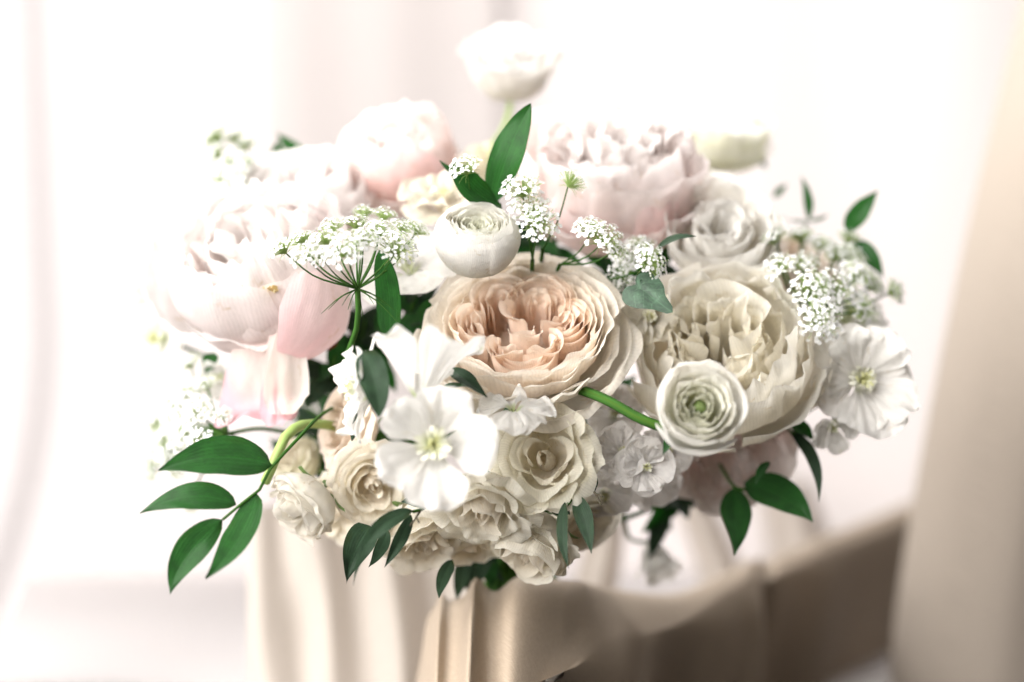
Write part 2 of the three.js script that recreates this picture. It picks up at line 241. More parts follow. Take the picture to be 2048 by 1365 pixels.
function ranunculus(px, py, d, rpx, axis, spin, label, o = {}) {
  const { layers = 9, inR = 0.2, seed = 21, ruf = 0.02, col = WHITE, deep = [0.78, 0.8, 0.6], flare = 0, per = 5, stem = true, drop = 0.1 } = o;
  const [g, S] = flower('ranunculus', px, py, d, rpx, axis, spin, label, 'ranunculus'), R = rand(seed);
  for (let k = 0; k < layers; k++) {
    const t = k / (layers - 1), r = lerp(1, inR, t), rim = lerp(0.60, 0.42, t) - (k === 0 ? 0.12 : 0), fl = flare * (1 - t), c = mix3(col, deep, Math.pow(t, 1.4) * 0.9);
    layer(g, S, per, [[0.1, -0.72], [0.68 * r, -0.62 + 0.3 * t], [r, -0.08], [r * (0.97 + fl * 0.1), lerp(0.3, 0.25, t)], [r * lerp(0.80, 0.92, t) + fl * 0.3, rim]], { c0: mix3(c, LIME, 0.25), c1: c, c2: mix3(c, col, 0.5), span: 4.1 / per, ruf: ruf, rf: 2.4, nu: 20, nv: 16, drop, pow: 2.4, vary: o.vary ?? 0.06, tall: o.tall ?? 0.14, jag: 0.03 }, R, M.petal);
  }
  const b = new THREE.SphereGeometry(inR * 0.75 * S, 20, 14), p = b.attributes.position;
  for (let i = 0; i < p.count; i++) { const s = 1 + 0.12 * noise(p.getX(i) / S * 40, p.getZ(i) / S * 40 + p.getY(i) / S * 25, 3); p.setXYZ(i, p.getX(i) * s, p.getY(i) * s * 1.1 + 0.12 * S, p.getZ(i) * s); }
  b.computeVertexNormals(); part('centre', b, M.button, g);
  if (stem) stemOf(g, S, 0.0028, M.stem, 0.7);
  return [g, S];
}
function delphinium(px, py, d, rpx, axis, spin, label, o = {}) {
  const { seed = 31, col = WHITE, throat = [0.62, 0.72, 0.35], cup = 0.12, ruf = 0.09, double = true, spots = true, stem = true, group, name = 'delphinium_floret', bee = 1, n = 5, wide = 1, edge = 0 } = o;
  const [g, S] = flower(name, px, py, d, rpx, axis, spin, label, 'flower', group), R = rand(seed);
  const cf = (u, v) => { let c = mix3(throat, col, sst(0.1, 0.3, v)); if (spots) c = mix3(c, LIME, 0.55 * Math.exp(-u * u / 0.012 - Math.pow((v - 0.86) / 0.055, 2))); return c; };
  const L = (prof, q) => layer(g, S, n, prof, { wv: [0.5, 1, 1.0], pow: 2.2, nu: 26, nv: 22, jag: 0.08, vary: 0.24, ...q }, R, M.tissue);
  L([[0.03, -0.3], [0.25, -0.1], [0.6, cup * 0.6], [0.88, cup], [1.0, cup * 1.0]], { colf: cf, span: wide * 3.2 / n, drop: o.drop ?? 0.32, ruf: ruf * 1.15, rf: 1.9, tall: 0.6, edge: edge - 0.06 });
  if (double) L([[0.03, -0.26], [0.22, -0.02], [0.5, 0.14], [0.72, cup + 0.12], [0.85, cup + 0.16]], { colf: (u, v) => mix3(throat, col, sst(0.1, 0.32, v)), span: wide * 3.0 / n, drop: 0.3, ruf: ruf * 1.2, rf: 2.4, tall: 0.5, edge });
  if (bee) layer(g, S, 7, [[0.02, -0.1], [0.08, 0.1], [0.15, 0.24], [0.24 * bee, 0.3]], { c0: throat, c1: mix3(throat, col, 0.55), c2: [0.85, 0.84, 0.7], span: 0.5, ruf: 0.09, rf: 4, nu: 8, nv: 8, notch: 0.2, vary: 0.5, tall: 0.2 }, R, M.bee);
  if (bee) { const gs = []; for (let k = 0; k < 14; k++) { const a = k * 2.4, r = 0.05 + 0.10 * R(), e = V(Math.cos(a) * r * S, (0.24 + 0.12 * R()) * S, Math.sin(a) * r * S), f = tube([V(0, -0.1 * S, 0), e.clone().multiplyScalar(0.6), e], 0.012 * S, 0.009 * S, 4, 4), h = new THREE.SphereGeometry(0.022 * S, 6, 5); h.translate(e.x, e.y, e.z); f.deleteAttribute('uv'); h.deleteAttribute('uv'); gs.push(f, h); } const so = part('stamens', mergeGeometries(gs), M.anther, g); so.userData.kind = 'stuff'; }
  if (stem) stemOf(g, S, 0.0016, M.stem, 0.3);
  return [g, S];
}

// ---- umbels of tiny florets
const floretGeo = (() => {
  const gs = [];
  for (let k = 0; k < 5; k++) {
    const a = k * 1.2566, c = Math.cos(a), s = Math.sin(a), w = 0.42;
    const g = new THREE.BufferGeometry();
    g.setAttribute('position', new THREE.BufferAttribute(new Float32Array([0, 0, 0, 0.55 * c - w * s, 0.12, 0.55 * s + w * c, 1.0 * c - 0.25 * s, 0.2, 1.0 * s + 0.25 * c, 0.85 * c, 0.1, 0.85 * s, 1.0 * c + 0.25 * s, 0.2, 1.0 * s - 0.25 * c, 0.55 * c + w * s, 0.12, 0.55 * s - w * c]), 3));
    g.setIndex([0, 1, 2, 0, 2, 3, 0, 3, 4, 0, 4, 5]);
    g.setAttribute('color', new THREE.BufferAttribute(new Float32Array(18).fill(0.9), 3)); g.computeVertexNormals(); gs.push(g);
  }
  const b = new THREE.OctahedronGeometry(0.15, 0); b.deleteAttribute('uv'); const bi = new THREE.BufferGeometry(); bi.setAttribute('position', b.attributes.position); bi.setAttribute('normal', b.attributes.normal);
  bi.setIndex([...Array(24).keys()]); bi.setAttribute('color', new THREE.BufferAttribute(new Float32Array(72).map((_, i) => [0.5, 0.55, 0.3][i % 3]), 3)); gs.push(bi);
  return mergeGeometries(gs);
})();
function umbelletGeo(seed, n, fl) {                     // a dome of florets of radius 1, on pedicels from below; +y up
  const R = rand(seed), gs = [], ped = [], q = new THREE.Quaternion(), m4 = new THREE.Matrix4();
  for (let k = 0; k < n; k++) {
    const t = Math.sqrt((k + 0.5) / n), a = k * 2.39996 + R() * 0.5, dir = V(Math.cos(a) * t, 0.9 - 0.45 * t * t + (R() - 0.5) * 0.34, Math.sin(a) * t), nrm = V(dir.x * 0.7, 0.9, dir.z * 0.7).add(V(R() - 0.5, R() - 0.5, R() - 0.5).multiplyScalar(0.5)).normalize();
    q.setFromUnitVectors(V(0, 1, 0), nrm);
    const s = fl * (0.5 + 0.8 * R());
    gs.push(floretGeo.clone().applyMatrix4(m4.compose(dir, q, V(s, s, s))));
    const pg = tube([V(0, 0, 0), dir.clone().multiplyScalar(0.55).add(V(0, 0.04, 0)), dir], 0.016, 0.012, 3, 2); pg.deleteAttribute('uv');
    ped.push(pg);
  }
  for (let k = 0; k < 6; k++) { const a = k + R(), pg = tube([V(0, 0, 0), V(Math.cos(a) * 0.4, 0.05, Math.sin(a) * 0.4), V(Math.cos(a) * 0.8, -0.12, Math.sin(a) * 0.8)], 0.02, 0.006, 3, 2); pg.deleteAttribute('uv'); ped.push(pg); }
  return [mergeGeometries(gs), mergeGeometries(ped)];
}
const UMB = [0, 1, 2, 3].map((k) => umbelletGeo(50 + k, [96, 80, 110, 64][k], [0.105, 0.11, 0.10, 0.12][k]));
function umbellet(parent, at, axis, r, k, spin, stemM = M.stem) {
  const [f, p] = UMB[k % 4];
  const o = part('floret_cluster', f, M.floret, parent); o.userData.kind = 'stuff';
  o.position.copy(at).sub(parent.position); o.scale.setScalar(r); o.quaternion.setFromUnitVectors(V(0, 1, 0), axis.clone().normalize()); o.rotateY(spin);
  const s = part('pedicels', p, M.stemPale, o); s.userData.kind = 'stuff';
  return o;
}
// heads: [px, py, depth, radius px, axis]; rays run from the hub to each head
function umbel(hub, heads, label, o = {}) {
  const { rayR = 0.0005, stemTo, bracts = 7, m = M.stem, back = 0.6, stemR = 0.0012, bend = 0.12, grow = 1 } = o;
  const H = P(...hub), g = thing('umbel_flower', H, label, 'flower');
  heads.forEach(([px, py, d, r0, ax = [0, 1, 0.4]], k) => {
    const r = r0 * grow * (0.88 + 0.3 * hash(px, py, 4));
    const c = P(px, py, d), a = V(...ax).normalize(), foot = c.clone().addScaledVector(a, -r * K * d * back);
    umbellet(g, foot, a, r * K * d, k, k * 1.7, m);
    const midp = H.clone().lerp(foot, 0.5).add(V((foot.x - H.x) * bend, -Math.abs(foot.x - H.x) * bend * 0.6, 0));
    part('ray', tube([V(0, 0, 0), midp.sub(H), foot.clone().sub(H)], rayR * 1.15, rayR * 0.8, 4, 7), m, g);
  });
  for (let k = 0; k < bracts; k++) { const a = k * 2.4, dir = V(Math.cos(a), -0.6 + 0.5 * Math.sin(k * 3.1), Math.sin(a) * 0.6 + 0.2).multiplyScalar(0.016 + 0.004 * (k % 3)); part('bract', tube([V(0, 0, 0), dir.clone().multiplyScalar(0.5).add(V(0, 0.002, 0)), dir], 0.00045, 0.00015, 4, 5), m, g); }
  if (stemTo) part('stem', tube([V(0, 0, 0), ...stemTo.map((p) => P(...p).sub(H))], stemR, stemR, 6, 16), m, g);
  return g;
}
// ---- leaves: [base px, py, depth, tip px, py, depth, width px, bow px x, y, normal, options]
function leaf(g, b, t, w, bow, nrm, m = M.leaf, o = {}) {
  const base = P(...b), tip = P(...t); o = { twist: 0.7 * noise(SEED * 1.7, 3, 8), curl: 0.35 * noise(SEED * 2.3, 5, 9), ...o };
  return part('leaf', blade({ base, tip, width: 0.84 * w * K * (b[2] + t[2]) / 2, bow: V(bow[0] * K, -bow[1] * K, (bow[2] ?? 0) * K), normal: V(...nrm), from: g.position, seed: SEED++, ...o }), m, g);
}
// a heart shaped leaf: outline in polar form round a centre, tip along 'tip'
function heartLeaf(g, c, t, w, nrm, m) {
  const C = P(...c), T = P(...t).sub(C), L = T.length(), N = V(...nrm); T.normalize(); N.addScaledVector(T, -N.dot(T)).normalize();
  const B = V().crossVectors(T, N), W = w / 2 * K * c[2], sd = SEED++;
  return part('leaf', grid(40, 9, (u, v) => {
    const a = u * Math.PI, r = v * (0.60 + 0.40 * Math.exp(-a * a / 0.10) + 0.10 * Math.exp(-Math.pow((Math.abs(a) - 1.9) / 0.5, 2)) - 0.30 * Math.exp(-Math.pow((Math.PI - Math.abs(a)) / 0.4, 2)) + 0.02 * noise(u * 6, 2, sd));
    const x = r * Math.cos(a), y = r * Math.sin(a) / 0.66, h = -0.22 * y * y + 0.10 * Math.abs(y) - 0.16 * x * x + 0.05 * noise(x * 3, y * 3, sd + 1);
    const q = C.clone().addScaledVector(T, x * L).addScaledVector(B, y * W).addScaledVector(N, h * W).sub(g.position); return q.toArray();
  }, null, (u, v) => { const a = u * Math.PI; return [0.5 + 0.45 * v * Math.sin(a), 0.4 + 0.5 * v * Math.cos(a)]; }), m, g);
}
// one shell-like petal with its own centre and axis, added to a flower
function loose(g, px, py, d, rpx, axis, phi, span, prof, colf, o = {}) {
  const h = new THREE.Object3D(); h.position.copy(P(px, py, d)); face(h, V(...axis));
  const geo = cupPetal({ S: rpx * K * d, phi, span, prof, nu: 28, nv: 24, ruf: 0.04, drop: 0.16, jag: 0.035, seed: SEED++, colf, ...o });
  geo.applyMatrix4(g.matrixWorld.clone().invert().multiply(h.matrixWorld)); geo.computeVertexNormals(); return part('petal', geo, M.petal, g);
}
const labelled = (s) => scene.children.find((o) => o.userData.label?.startsWith(s));
function sprig(name, at, label, category = 'leaves') { return thing(name, P(...at), label, category); }
function twig(g, pts, r, r2, m = M.stem, name = 'stem') { return part(name, tube(pts.map((p) => P(...p).sub(g.position)), r, r2, 6, 18), m, g); }

// ------------------------------------------------------------------ background: sheers, sill, satin
function sheet(name, label, category, m, nu, nv, f, kind) {    // a hanging cloth: f(u, v) -> world point
  const at = f(0, 0.5), g = thing(name, at, label, category);
  part('cloth', grid(nu, nv, (u, v) => f(u, v).sub(at).toArray(), null, (u, v) => { const p = f(u, v); return [(p.x - 0.6 * p.z) * 18, (p.y + 0.3 * p.z) * 18]; }), m, g);
  return g;
}
const pleat = (x, s, a = 1) => a * (0.6 * Math.sin(x * 21 + s) + 0.5 * Math.sin(x * 9 + 1.7 * s) + 0.4 * noise(x * 7, s, 40));
sheet('sheer_curtain', 'white sheer curtain spread across the whole window behind the flowers', 'curtain', M.sheer, 220, 24, (u, v) => V(u * 1.9, 0.2 + v * 1.75, -2.25 + 0.010 * pleat(u * 1.9, 2 + 0.2 * v)));
sheet('sheer_curtain', 'gathered pinkish sheer panel hanging behind the top of the bouquet', 'curtain', M.sheer2, 60, 30, (u, v) => {
  const y = P(0, 1150, 2.2).y + v * 1.2, w = 0.145; return V(P(742, 0, 2.2).x + u * w + 0.02 * (1 - v), y, -2.2 + 0.002 * Math.sin(u * 7 + v));
});
sheet('sheer_curtain', 'pale sheer curtain gathered at the left edge of the picture', 'curtain', M.sheer3, 70, 40, (u, v) => {
  const py = lerp(1500, -120, v), edge = py > 640 ? 158 - 150 * Math.pow((py - 640) / 640, 2) : lerp(140, 158, clamp(py / 640, 0, 1)), x1 = P(edge, 0, 1.32).x, x0 = x1 - 0.30, p = P(0, py, 1.32), t = (u + 1) / 2;
  return V(lerp(x0, x1, t), p.y, -1.32 - 0.003 * Math.sin(t * 34 + 0.6 * v) - 0.006 * Math.sin(t * 9 + 1));
});
sheet('satin_curtain', 'beige satin curtain hanging in heavy folds at the right edge', 'curtain', M.curtain, 80, 50, (u, v) => {
  const py = lerp(1500, -200, v), d = 1.36, edge = 1832 + 268 * Math.pow(clamp((1365 - py) / 1365, 0, 1.2), 1.25), x0 = P(edge, 0, d).x, p = P(0, py, d), t = (u + 1) / 2, fall = lerp(0.6, 1, v);
  const fold = -0.045 * Math.pow(Math.sin(clamp(t * 7.3, 0, 99) + 0.35), 2) * fall + 0.05 * Math.pow(1 - clamp(t / 0.05, 0, 1), 2);
  return V(x0 + t * 0.34, p.y, -d - 0.05 * Math.pow(1 - clamp(t * 6, 0, 1), 2) - fold * 0.9);
});
// window sill: a white ledge running along the window behind the bouquet
{
  const g = thing('window_sill', V(-0.9, 0.68, -1.98)); tag(g, 'white window ledge seen blurred at the lower left', null, null, 'structure');
  const b = part('ledge', new RoundedBoxGeometry(2.6, 0.05, 0.9, 3, 0.012), M.white, g);
  const c = part('apron', new RoundedBoxGeometry(2.5, 0.5, 0.8, 2, 0.01), M.white, g); c.position.set(0, -0.28, 0);
}
function track(pts, s) {                                // Catmull-Rom through [px, py, d] rows, s in 0..1
  const n = pts.length - 1, x = clamp(s, 0, 1) * n, i = Math.min(n - 1, Math.floor(x)), f = x - i, a = pts[Math.max(0, i - 1)], b = pts[i], c = pts[i + 1], d = pts[Math.min(n, i + 2)];
  const h = (k) => 0.5 * (2 * b[k] + (c[k] - a[k]) * f + (2 * a[k] - 5 * b[k] + 4 * c[k] - d[k]) * f * f + (3 * b[k] - a[k] - 3 * c[k] + d[k]) * f * f * f);
  return [h(0), h(1), h(2)];
}
// satin cover over a bench that recedes to the right: crest, front edge, hanging front
{
  const back = [[800, 1560, 1.2], [838, 1330, 1.14], [875, 1205, 1.1], [985, 1170, 1.06], [1140, 1160, 1.09], [1270, 1192, 1.24], [1400, 1186, 1.34], [1520, 1142, 1.46], [1660, 1090, 1.62], [1890, 990, 1.92], [2150, 890, 2.2]];
  const edge = [[790, 1760, 1.1], [838, 1600, 1.04], [868, 1480, 0.98], [975, 1405, 0.95], [1110, 1345, 0.99], [1250, 1285, 1.1], [1390, 1232, 1.23], [1515, 1165, 1.34], [1660, 1108, 1.5], [1890, 1008, 1.78], [2150, 905, 2.05]];
  const bump = (s, c, w, a) => a * Math.exp(-Math.pow((s - c) / w, 2));
  sheet('bench_cover', 'champagne satin cover draped over the bench under the bouquet', 'fabric', M.silk, 220, 70, (u, v) => {
    const s = (u + 1) / 2, B = P(...track(back, s)), E = P(...track(edge, s)), q = s + 0.03 * (v - 0.5) * sst(0.5, 0.2, s), fold = 0.008 * Math.sin(s * 40 + 1) + 0.010 * noise(s * 14, 1, 41) + bump(q, 0.20, 0.016, 0.022) + bump(q, 0.265, 0.013, 0.026) + bump(q, 0.30, 0.02, -0.02) + bump(s - 0.10 * v, 0.42, 0.03, 0.007) - bump(s, 0.715, 0.012, 0.03) + bump(s, 0.69, 0.018, 0.02) + bump(s, 0.79, 0.02, 0.012);
    const t = v * 3 - 0.4, sm = 0.012 * noise(s * 9, v * 5, 44);
    if (t < 0) { const p = B.clone(); p.y += 0.3 * t; p.z += 0.08 * t; p.x -= 0.05 * t; return p; }
    if (t < 1) { const p = B.clone().lerp(E, t); p.y += 0.012 * Math.sin(Math.PI * t) + (fold * 0.8 + sm) * lerp(s < 0.4 ? 0.45 : 0.08, lerp(1, 0.2, sst(0.36, 0.48, s)), sst(0, 0.8, t)); return p; }
    const a = t - 1, p = E.clone(), r = 0.02 * Math.sin(Math.min(1, a * 2.5) * 1.57); p.y -= 0.5 * a * Math.min(1, 0.25 + a * 1.6); const un = 0.24 * a * a / (a + 0.3); p.x += r * 0.8 - un * 0.85 + (fold * 0.8 + sm) * Math.min(1, a * 4); p.z += -un * 0.52 + r * 0.5 + (fold * 0.5 + sm) * Math.min(1, a * 4); return p;
  });
}
sheet('satin_drape', 'pale satin drape hanging in long folds below the left of the bouquet', 'fabric', M.drape, 120, 30, (u, v) => {
  const s = (u + 1) / 2, py = lerp(1520, 1010, v), px = lerp(500, 985, s) + 30 * (1 - v) * Math.sin(s * 3), d = 1.29;
  const f = 0.022 * Math.pow(Math.sin(s * 8.2 + 0.4 * v), 2) + 0.012 * Math.sin(s * 23 + v * 1.2) + 0.01 * noise(s * 9, v * 2, 42) + 0.03 * sst(0.8, 1, s);
  const p = P(px, py, d); p.z += f; return p;
});
const strip = (label, a, b, w, d) => sheet('fabric_fold', label, 'fabric', M.drape, 16, 20, (u, v) => { const t = 1 - v, p = P(lerp(a[0], b[0], t) + u * w * (0.8 + 0.3 * t) + 22 * Math.sin(t * 2.6), lerp(a[1], b[1], t), d); p.z += 0.02 * (1 - u * u) + 0.008 * Math.sin(u * 5 + t); return p; });
strip('pale beige fold of cloth falling behind the hanging bud', [1345, 930], [1450, 1230], 46, 1.75);
strip('narrow beige fold of cloth behind the lowest cream rose', [1215, 950], [1150, 1260], 44, 1.5);
strip('faint beige fold of cloth behind the two broad dark leaves', [1560, 960], [1590, 1210], 70, 2.1);

// ------------------------------------------------------------------ the bouquet: large flowers
gardenRose(1050, 688, 1.0, 190, [-0.06, 0.70, 0.70], 0, 'large peach centred cream garden rose in the middle of the bouquet');
peony('peony', 518, 540, 1.05, 180, [-0.2, 0.6, 0.72], 0.4, 'huge pale blush open peony on the left of the bouquet', { guard: [0.95, 0.91, 0.91], inner: [0.95, 0.92, 0.915], base: [0.94, 0.85, 0.84], close: 0.75, n: 18, seed: 6, ring: 6, wide: 1.4, dome: 0.8 });
peony('peony', 610, 405, 1.12, 120, [-0.1, 0.8, 0.5], 0.9, 'whitish peony behind the big blush peony at the upper left', { guard: [0.95, 0.92, 0.92], inner: [0.95, 0.92, 0.92], base: [0.94, 0.85, 0.85], close: 0.4, n: 14, seed: 61, ring: 6, wide: 1.4, stem: false });
peony('peony', 795, 325, 1.14, 122, [-0.1, 0.7, 0.5], 1.2, 'rounded pink peony at the upper left behind the ranunculus', { guard: [0.95, 0.87, 0.855], inner: [0.95, 0.90, 0.89], base: [0.94, 0.79, 0.74], close: 0.8, n: 16, seed: 7, ring: 6, dome: 0.8 });
peony('peony', 1225, 362, 1.10, 166, [0.02, 0.75, 0.62], 0.2, 'ruffled pink peony at the upper right with deeper pink outer petals', { guard: [0.95, 0.89, 0.885], inner: [0.95, 0.915, 0.91], base: [0.93, 0.76, 0.73], close: 0.3, n: 36, seed: 8, ring: 7, ruf: 0.09, dome: 0.85 });
peony('peony', 1448, 718, 1.03, 174, [-0.1, 0.5, 0.86], 2.0, 'big cream peony opening on the right of the garden rose', { guard: [0.95, 0.93, 0.875], inner: [0.955, 0.925, 0.84], base: [0.945, 0.87, 0.72], close: 0.35, n: 22, seed: 9, ring: 7, wide: 1.5, ruf: 0.1, dome: 0.78, curl: 0.35 });
peony('peony', 1442, 880, 1.09, 118, [0.1, -0.45, 0.85], 1.0, 'mauve blush peony turned down under the cream peony', { guard: [0.92, 0.86, 0.84], inner: [0.92, 0.86, 0.84], base: [0.92, 0.81, 0.80], close: 0.1, n: 10, seed: 10, ring: 7, stem: false });
peony('peony', 1440, 480, 1.07, 100, [0.05, 0.55, 0.8], 0.6, 'white ruffled peony between the pink peony and the cream peony', { guard: WHITE, inner: WHITE, base: IVORY, close: 0, n: 11, seed: 11, ring: 5, ruf: 0.11, wide: 1.9 });
peony('peony', 1590, 560, 1.14, 80, [0.4, 0.6, 0.6], 0.6, 'pale peach bloom half hidden behind the right umbel', { guard: [0.95, 0.89, 0.83], inner: [0.95, 0.89, 0.83], base: [0.94, 0.82, 0.72], close: 0.3, n: 10, seed: 62, ring: 6, stem: false });
peony('ranunculus', 1450, 280, 1.22, 78, [0.1, 0.85, 0.35], 0, 'pale ranunculus with a yellow green base at the upper right', { guard: [0.945, 0.94, 0.9], inner: [0.945, 0.94, 0.9], base: [0.88, 0.9, 0.62], close: 0.1, n: 10, seed: 22, ring: 6, wide: 1.5, ruf: 0.1, stem: false });
peony('ranunculus', 1022, 142, 1.2, 76, [0.0, 0.8, 0.5], 0, 'white ruffled ranunculus standing on its stem above the bouquet', { guard: [0.955, 0.945, 0.935], inner: [0.955, 0.945, 0.935], base: [0.94, 0.92, 0.85], close: -0.5, n: 26, seed: 26, ring: 7, wide: 1.1, ruf: 0.16, stem: false, curl: 0.4 });
ranunculus(952, 480, 0.985, 86, [0.06, 0.80, 0.62], 0.5, 'tightly closed white ranunculus just above the garden rose', { seed: 24, inR: 0.14, layers: 11, drop: 0.05, ruf: 0.03, stem: false });
ranunculus(1398, 818, 0.915, 88, [0.04, 0.3, 0.95], 0.2, 'small white ranunculus with a green centre in front of the cream peony', { seed: 25, inR: 0.2, layers: 7, flare: 0.8, ruf: 0.06, drop: 0.22, stem: false, per: 4, vary: 0.16, tall: 0.22 });
// spray roses
sprayRose(1092, 920, 0.965, 92, [-0.12, 0.25, 1], 0.4, 'cream spray rose with pointed heart below the garden rose', { out: [0.92, 0.89, 0.77], mid: [0.92, 0.88, 0.76], heart: [0.92, 0.85, 0.72], seed: 12, stem: false, rings: 4, fl: 0.16 });
sprayRose(745, 965, 1.0, 74, [0.3, -0.25, 0.9], 0.2, 'cream spray rose with curled heart left below the larkspur', { seed: 13, ruf: 0.08, stem: false, rings: 5 });
sprayRose(700, 855, 1.03, 78, [-0.75, 0.25, 0.5], 0.8, 'peach cream rose half hidden at the left of the larkspur', { out: [0.94, 0.85, 0.75], mid: [0.94, 0.84, 0.74], heart: [0.93, 0.8, 0.67], seed: 14, ruf: 0.08, rings: 4, fl: 0.14 });
sprayRose(612, 1012, 0.99, 82, [-0.6, -0.55, 0.45], 0.9, 'ivory spray rose at the lower left beside the green sprig', { out: IVORY, mid: IVORY, heart: CREAM, seed: 15, ruf: 0.08, open: 0.82, fl: 0.02, stem: false, rings: 4 });
sprayRose(598, 925, 1.07, 62, [-0.6, 0.5, 0.4], 0.3, 'greenish cream rosebud behind the green sprig', { out: [0.87, 0.85, 0.68], mid: [0.88, 0.85, 0.7], seed: 16, open: 0.7, stem: false });
sprayRose(968, 1005, 0.965, 94, [-0.15, -0.72, 0.6], 0.1, 'wavy cream spray rose hanging under the larkspur', { out: [0.935, 0.91, 0.82], seed: 17, ruf: 0.15, stem: false, rings: 4, fl: 0.16 });
sprayRose(848, 1062, 1.0, 92, [0.2, -0.75, 0.5], 0.5, 'cream spray rose facing down above the pale drape', { out: [0.935, 0.905, 0.82], seed: 18, ruf: 0.11, rings: 5, open: 0.92 });
sprayRose(1064, 1085, 0.99, 100, [-0.35, -0.75, 0.45], 1.1, 'cream spray rose lowest in the bouquet above the bench cover', { out: [0.93, 0.90, 0.80], seed: 19, ruf: 0.09, open: 0.84, fl: 0.03, rings: 4 });
sprayRose(1150, 1035, 1.03, 78, [0.4, -0.7, 0.5], 0.4, 'half shaded cream spray rose behind the hanging narrow leaves', { out: [0.93, 0.90, 0.81], seed: 20, ruf: 0.1, rings: 4, stem: false });
sprayRose(930, 1075, 1.03, 74, [0.0, -0.8, 0.5], 0.9, 'cream spray rose tucked between the two lowest roses', { out: [0.93, 0.90, 0.81], seed: 27, ruf: 0.1, rings: 4, stem: false });
sprayRose(690, 1010, 1.05, 76, [-0.3, -0.5, 0.7], 0.6, 'cream spray rose tucked behind the ivory and curled roses', { out: [0.935, 0.90, 0.80], seed: 28, ruf: 0.1, rings: 4, stem: false });
// larkspur and delphinium
delphinium(868, 888, 0.895, 124, [0.02, 0.05, 1], 0.75, 'white larkspur bloom with green throat nearest the camera', { seed: 32, double: false, cup: 0.36, ruf: 0.13, spots: false, bee: 1.2, wide: 1.05, drop: 0.4, stem: false });
delphinium(838, 765, 0.905, 118, [0.05, 0.85, -0.35], 0.25, 'white larkspur bloom turned up with green spots on its petal backs', { seed: 33, double: false, cup: 0.7, ruf: 0.1, bee: 0, stem: false, drop: 0.45, wide: 0.95 });
delphinium(725, 780, 0.935, 105, [-0.92, 0.15, 0.2], 0.2, 'frilly white larkspur bloom seen edge on at the left of the others', { seed: 34, double: true, ruf: 0.12, stem: false });
delphinium(1028, 808, 0.935, 80, [0.0, 0.8, 0.45], 0.7, 'small white stock bloom tucked under the garden rose', { seed: 35, double: false, cup: -0.25, ruf: 0.17, bee: 0, spots: false, stem: false, wide: 1.2 });
delphinium(1722, 762, 1.03, 116, [0.1, 0.15, 1], 0.5, 'white delphinium bloom with creamy centre at the far right', { seed: 36, ruf: 0.13, spots: false, throat: [0.75, 0.78, 0.58], cup: 0.2 });
delphinium(1690, 640, 1.08, 92, [0.5, 0.6, 0.5], 0.8, 'white delphinium bloom behind the far right umbel', { seed: 37, ruf: 0.12, spots: false });
delphinium(1665, 850, 1.04, 48, [0.0, -0.6, 0.8], 0.8, 'small greenish white delphinium bud under the far right bloom', { seed: 38, ruf: 0.1, spots: true, cup: 0.5, stem: false });
delphinium(320, 680, 1.12, 85, [-0.4, 0.2, 0.8], 0.8, 'white larkspur bloom with green centre at the far left', { seed: 39, ruf: 0.1 });
delphinium(315, 530, 1.15, 66, [-0.6, 0.5, 0.6], 0.1, 'upper white larkspur bloom at the far left beside the blush peony', { seed: 40, ruf: 0.1 });
delphinium(285, 610, 1.15, 48, [-0.8, 0.2, 0.5], 0.5, 'small white larkspur bud at the left tip of the bouquet', { seed: 41, ruf: 0.1, cup: 0.4 });
delphinium(815, 530, 1.03, 105, [-0.1, 0.6, 0.7], 0.9, 'white larkspur bloom with green veins left of the closed ranunculus', { seed: 42, double: false, spots: false, cup: 0.0, throat: [0.65, 0.72, 0.4], bee: 0.4, stem: false, wide: 1.2 });
delphinium(885, 405, 1.07, 88, [0.0, 0.75, 0.5], 0.4, 'cream ruffled bloom behind the closed ranunculus', { seed: 43, col: [0.92, 0.87, 0.76], spots: false, throat: [0.9, 0.76, 0.55], ruf: 0.14, wide: 1.2, stem: false });
delphinium(990, 345, 1.2, 75, [0.0, 0.6, 0.7], 0.4, 'yellowish cream bloom far back behind the tall green leaf', { seed: 46, col: [0.93, 0.88, 0.72], spots: false, throat: [0.9, 0.8, 0.5], ruf: 0.14, wide: 1.2, stem: false });
delphinium(440, 755, 1.08, 45, [-0.2, -0.2, 0.9], 0.4, 'small white bloom under the blush peony on the left', { seed: 44, spots: true, cup: 0.4, stem: false });
// shaded stock and hydrangea blooms under the right half
[[1245, 905, 0.99, 62, [0.0, 0.2, 1], 'upper lilac white stock bloom between spray rose and small ranunculus'], [1290, 935, 0.985, 58, [0.2, 0.1, 1], 'lilac white stock bloom right under the small ranunculus stem'],
 [1210, 985, 1.02, 64, [-0.1, -0.5, 0.9], 'lowest lilac white stock bloom beside the black green leaves'], [1305, 965, 1.04, 60, [0.1, -0.6, 0.8], 'lilac white stock bloom at the bottom right of the cluster'],
 [1230, 830, 1.04, 64, [0.0, 0.3, 1], 'shaded lilac white stock bloom behind the thick green stem'], [1335, 900, 1.02, 54, [0.1, 0.0, 1], 'lilac white stock bloom touching the mauve peony'], [1160, 1010, 1.05, 60, [-0.1, -0.5, 0.9], 'lilac white stock bloom behind the black green leaves']].forEach(([px, py, d, r, ax, lb], k) =>
  delphinium(px, py, d, r, ax, k, lb, { name: 'stock_bloom', seed: 60 + k, col: [0.91, 0.89, 0.875], throat: [0.75, 0.75, 0.62], ruf: 0.17, double: true, spots: false, bee: 0.5, n: 4, wide: 1.15, edge: -0.15, stem: false }));
delphinium(1302, 640, 1.02, 62, [-0.2, 0.5, 0.8], 0.4, 'small cream ruffled bloom between the garden rose and the cream peony', { name: 'stock_bloom', seed: 70, col: [0.91, 0.87, 0.77], spots: false, throat: [0.8, 0.76, 0.5], ruf: 0.16, stem: false, wide: 1.2 });
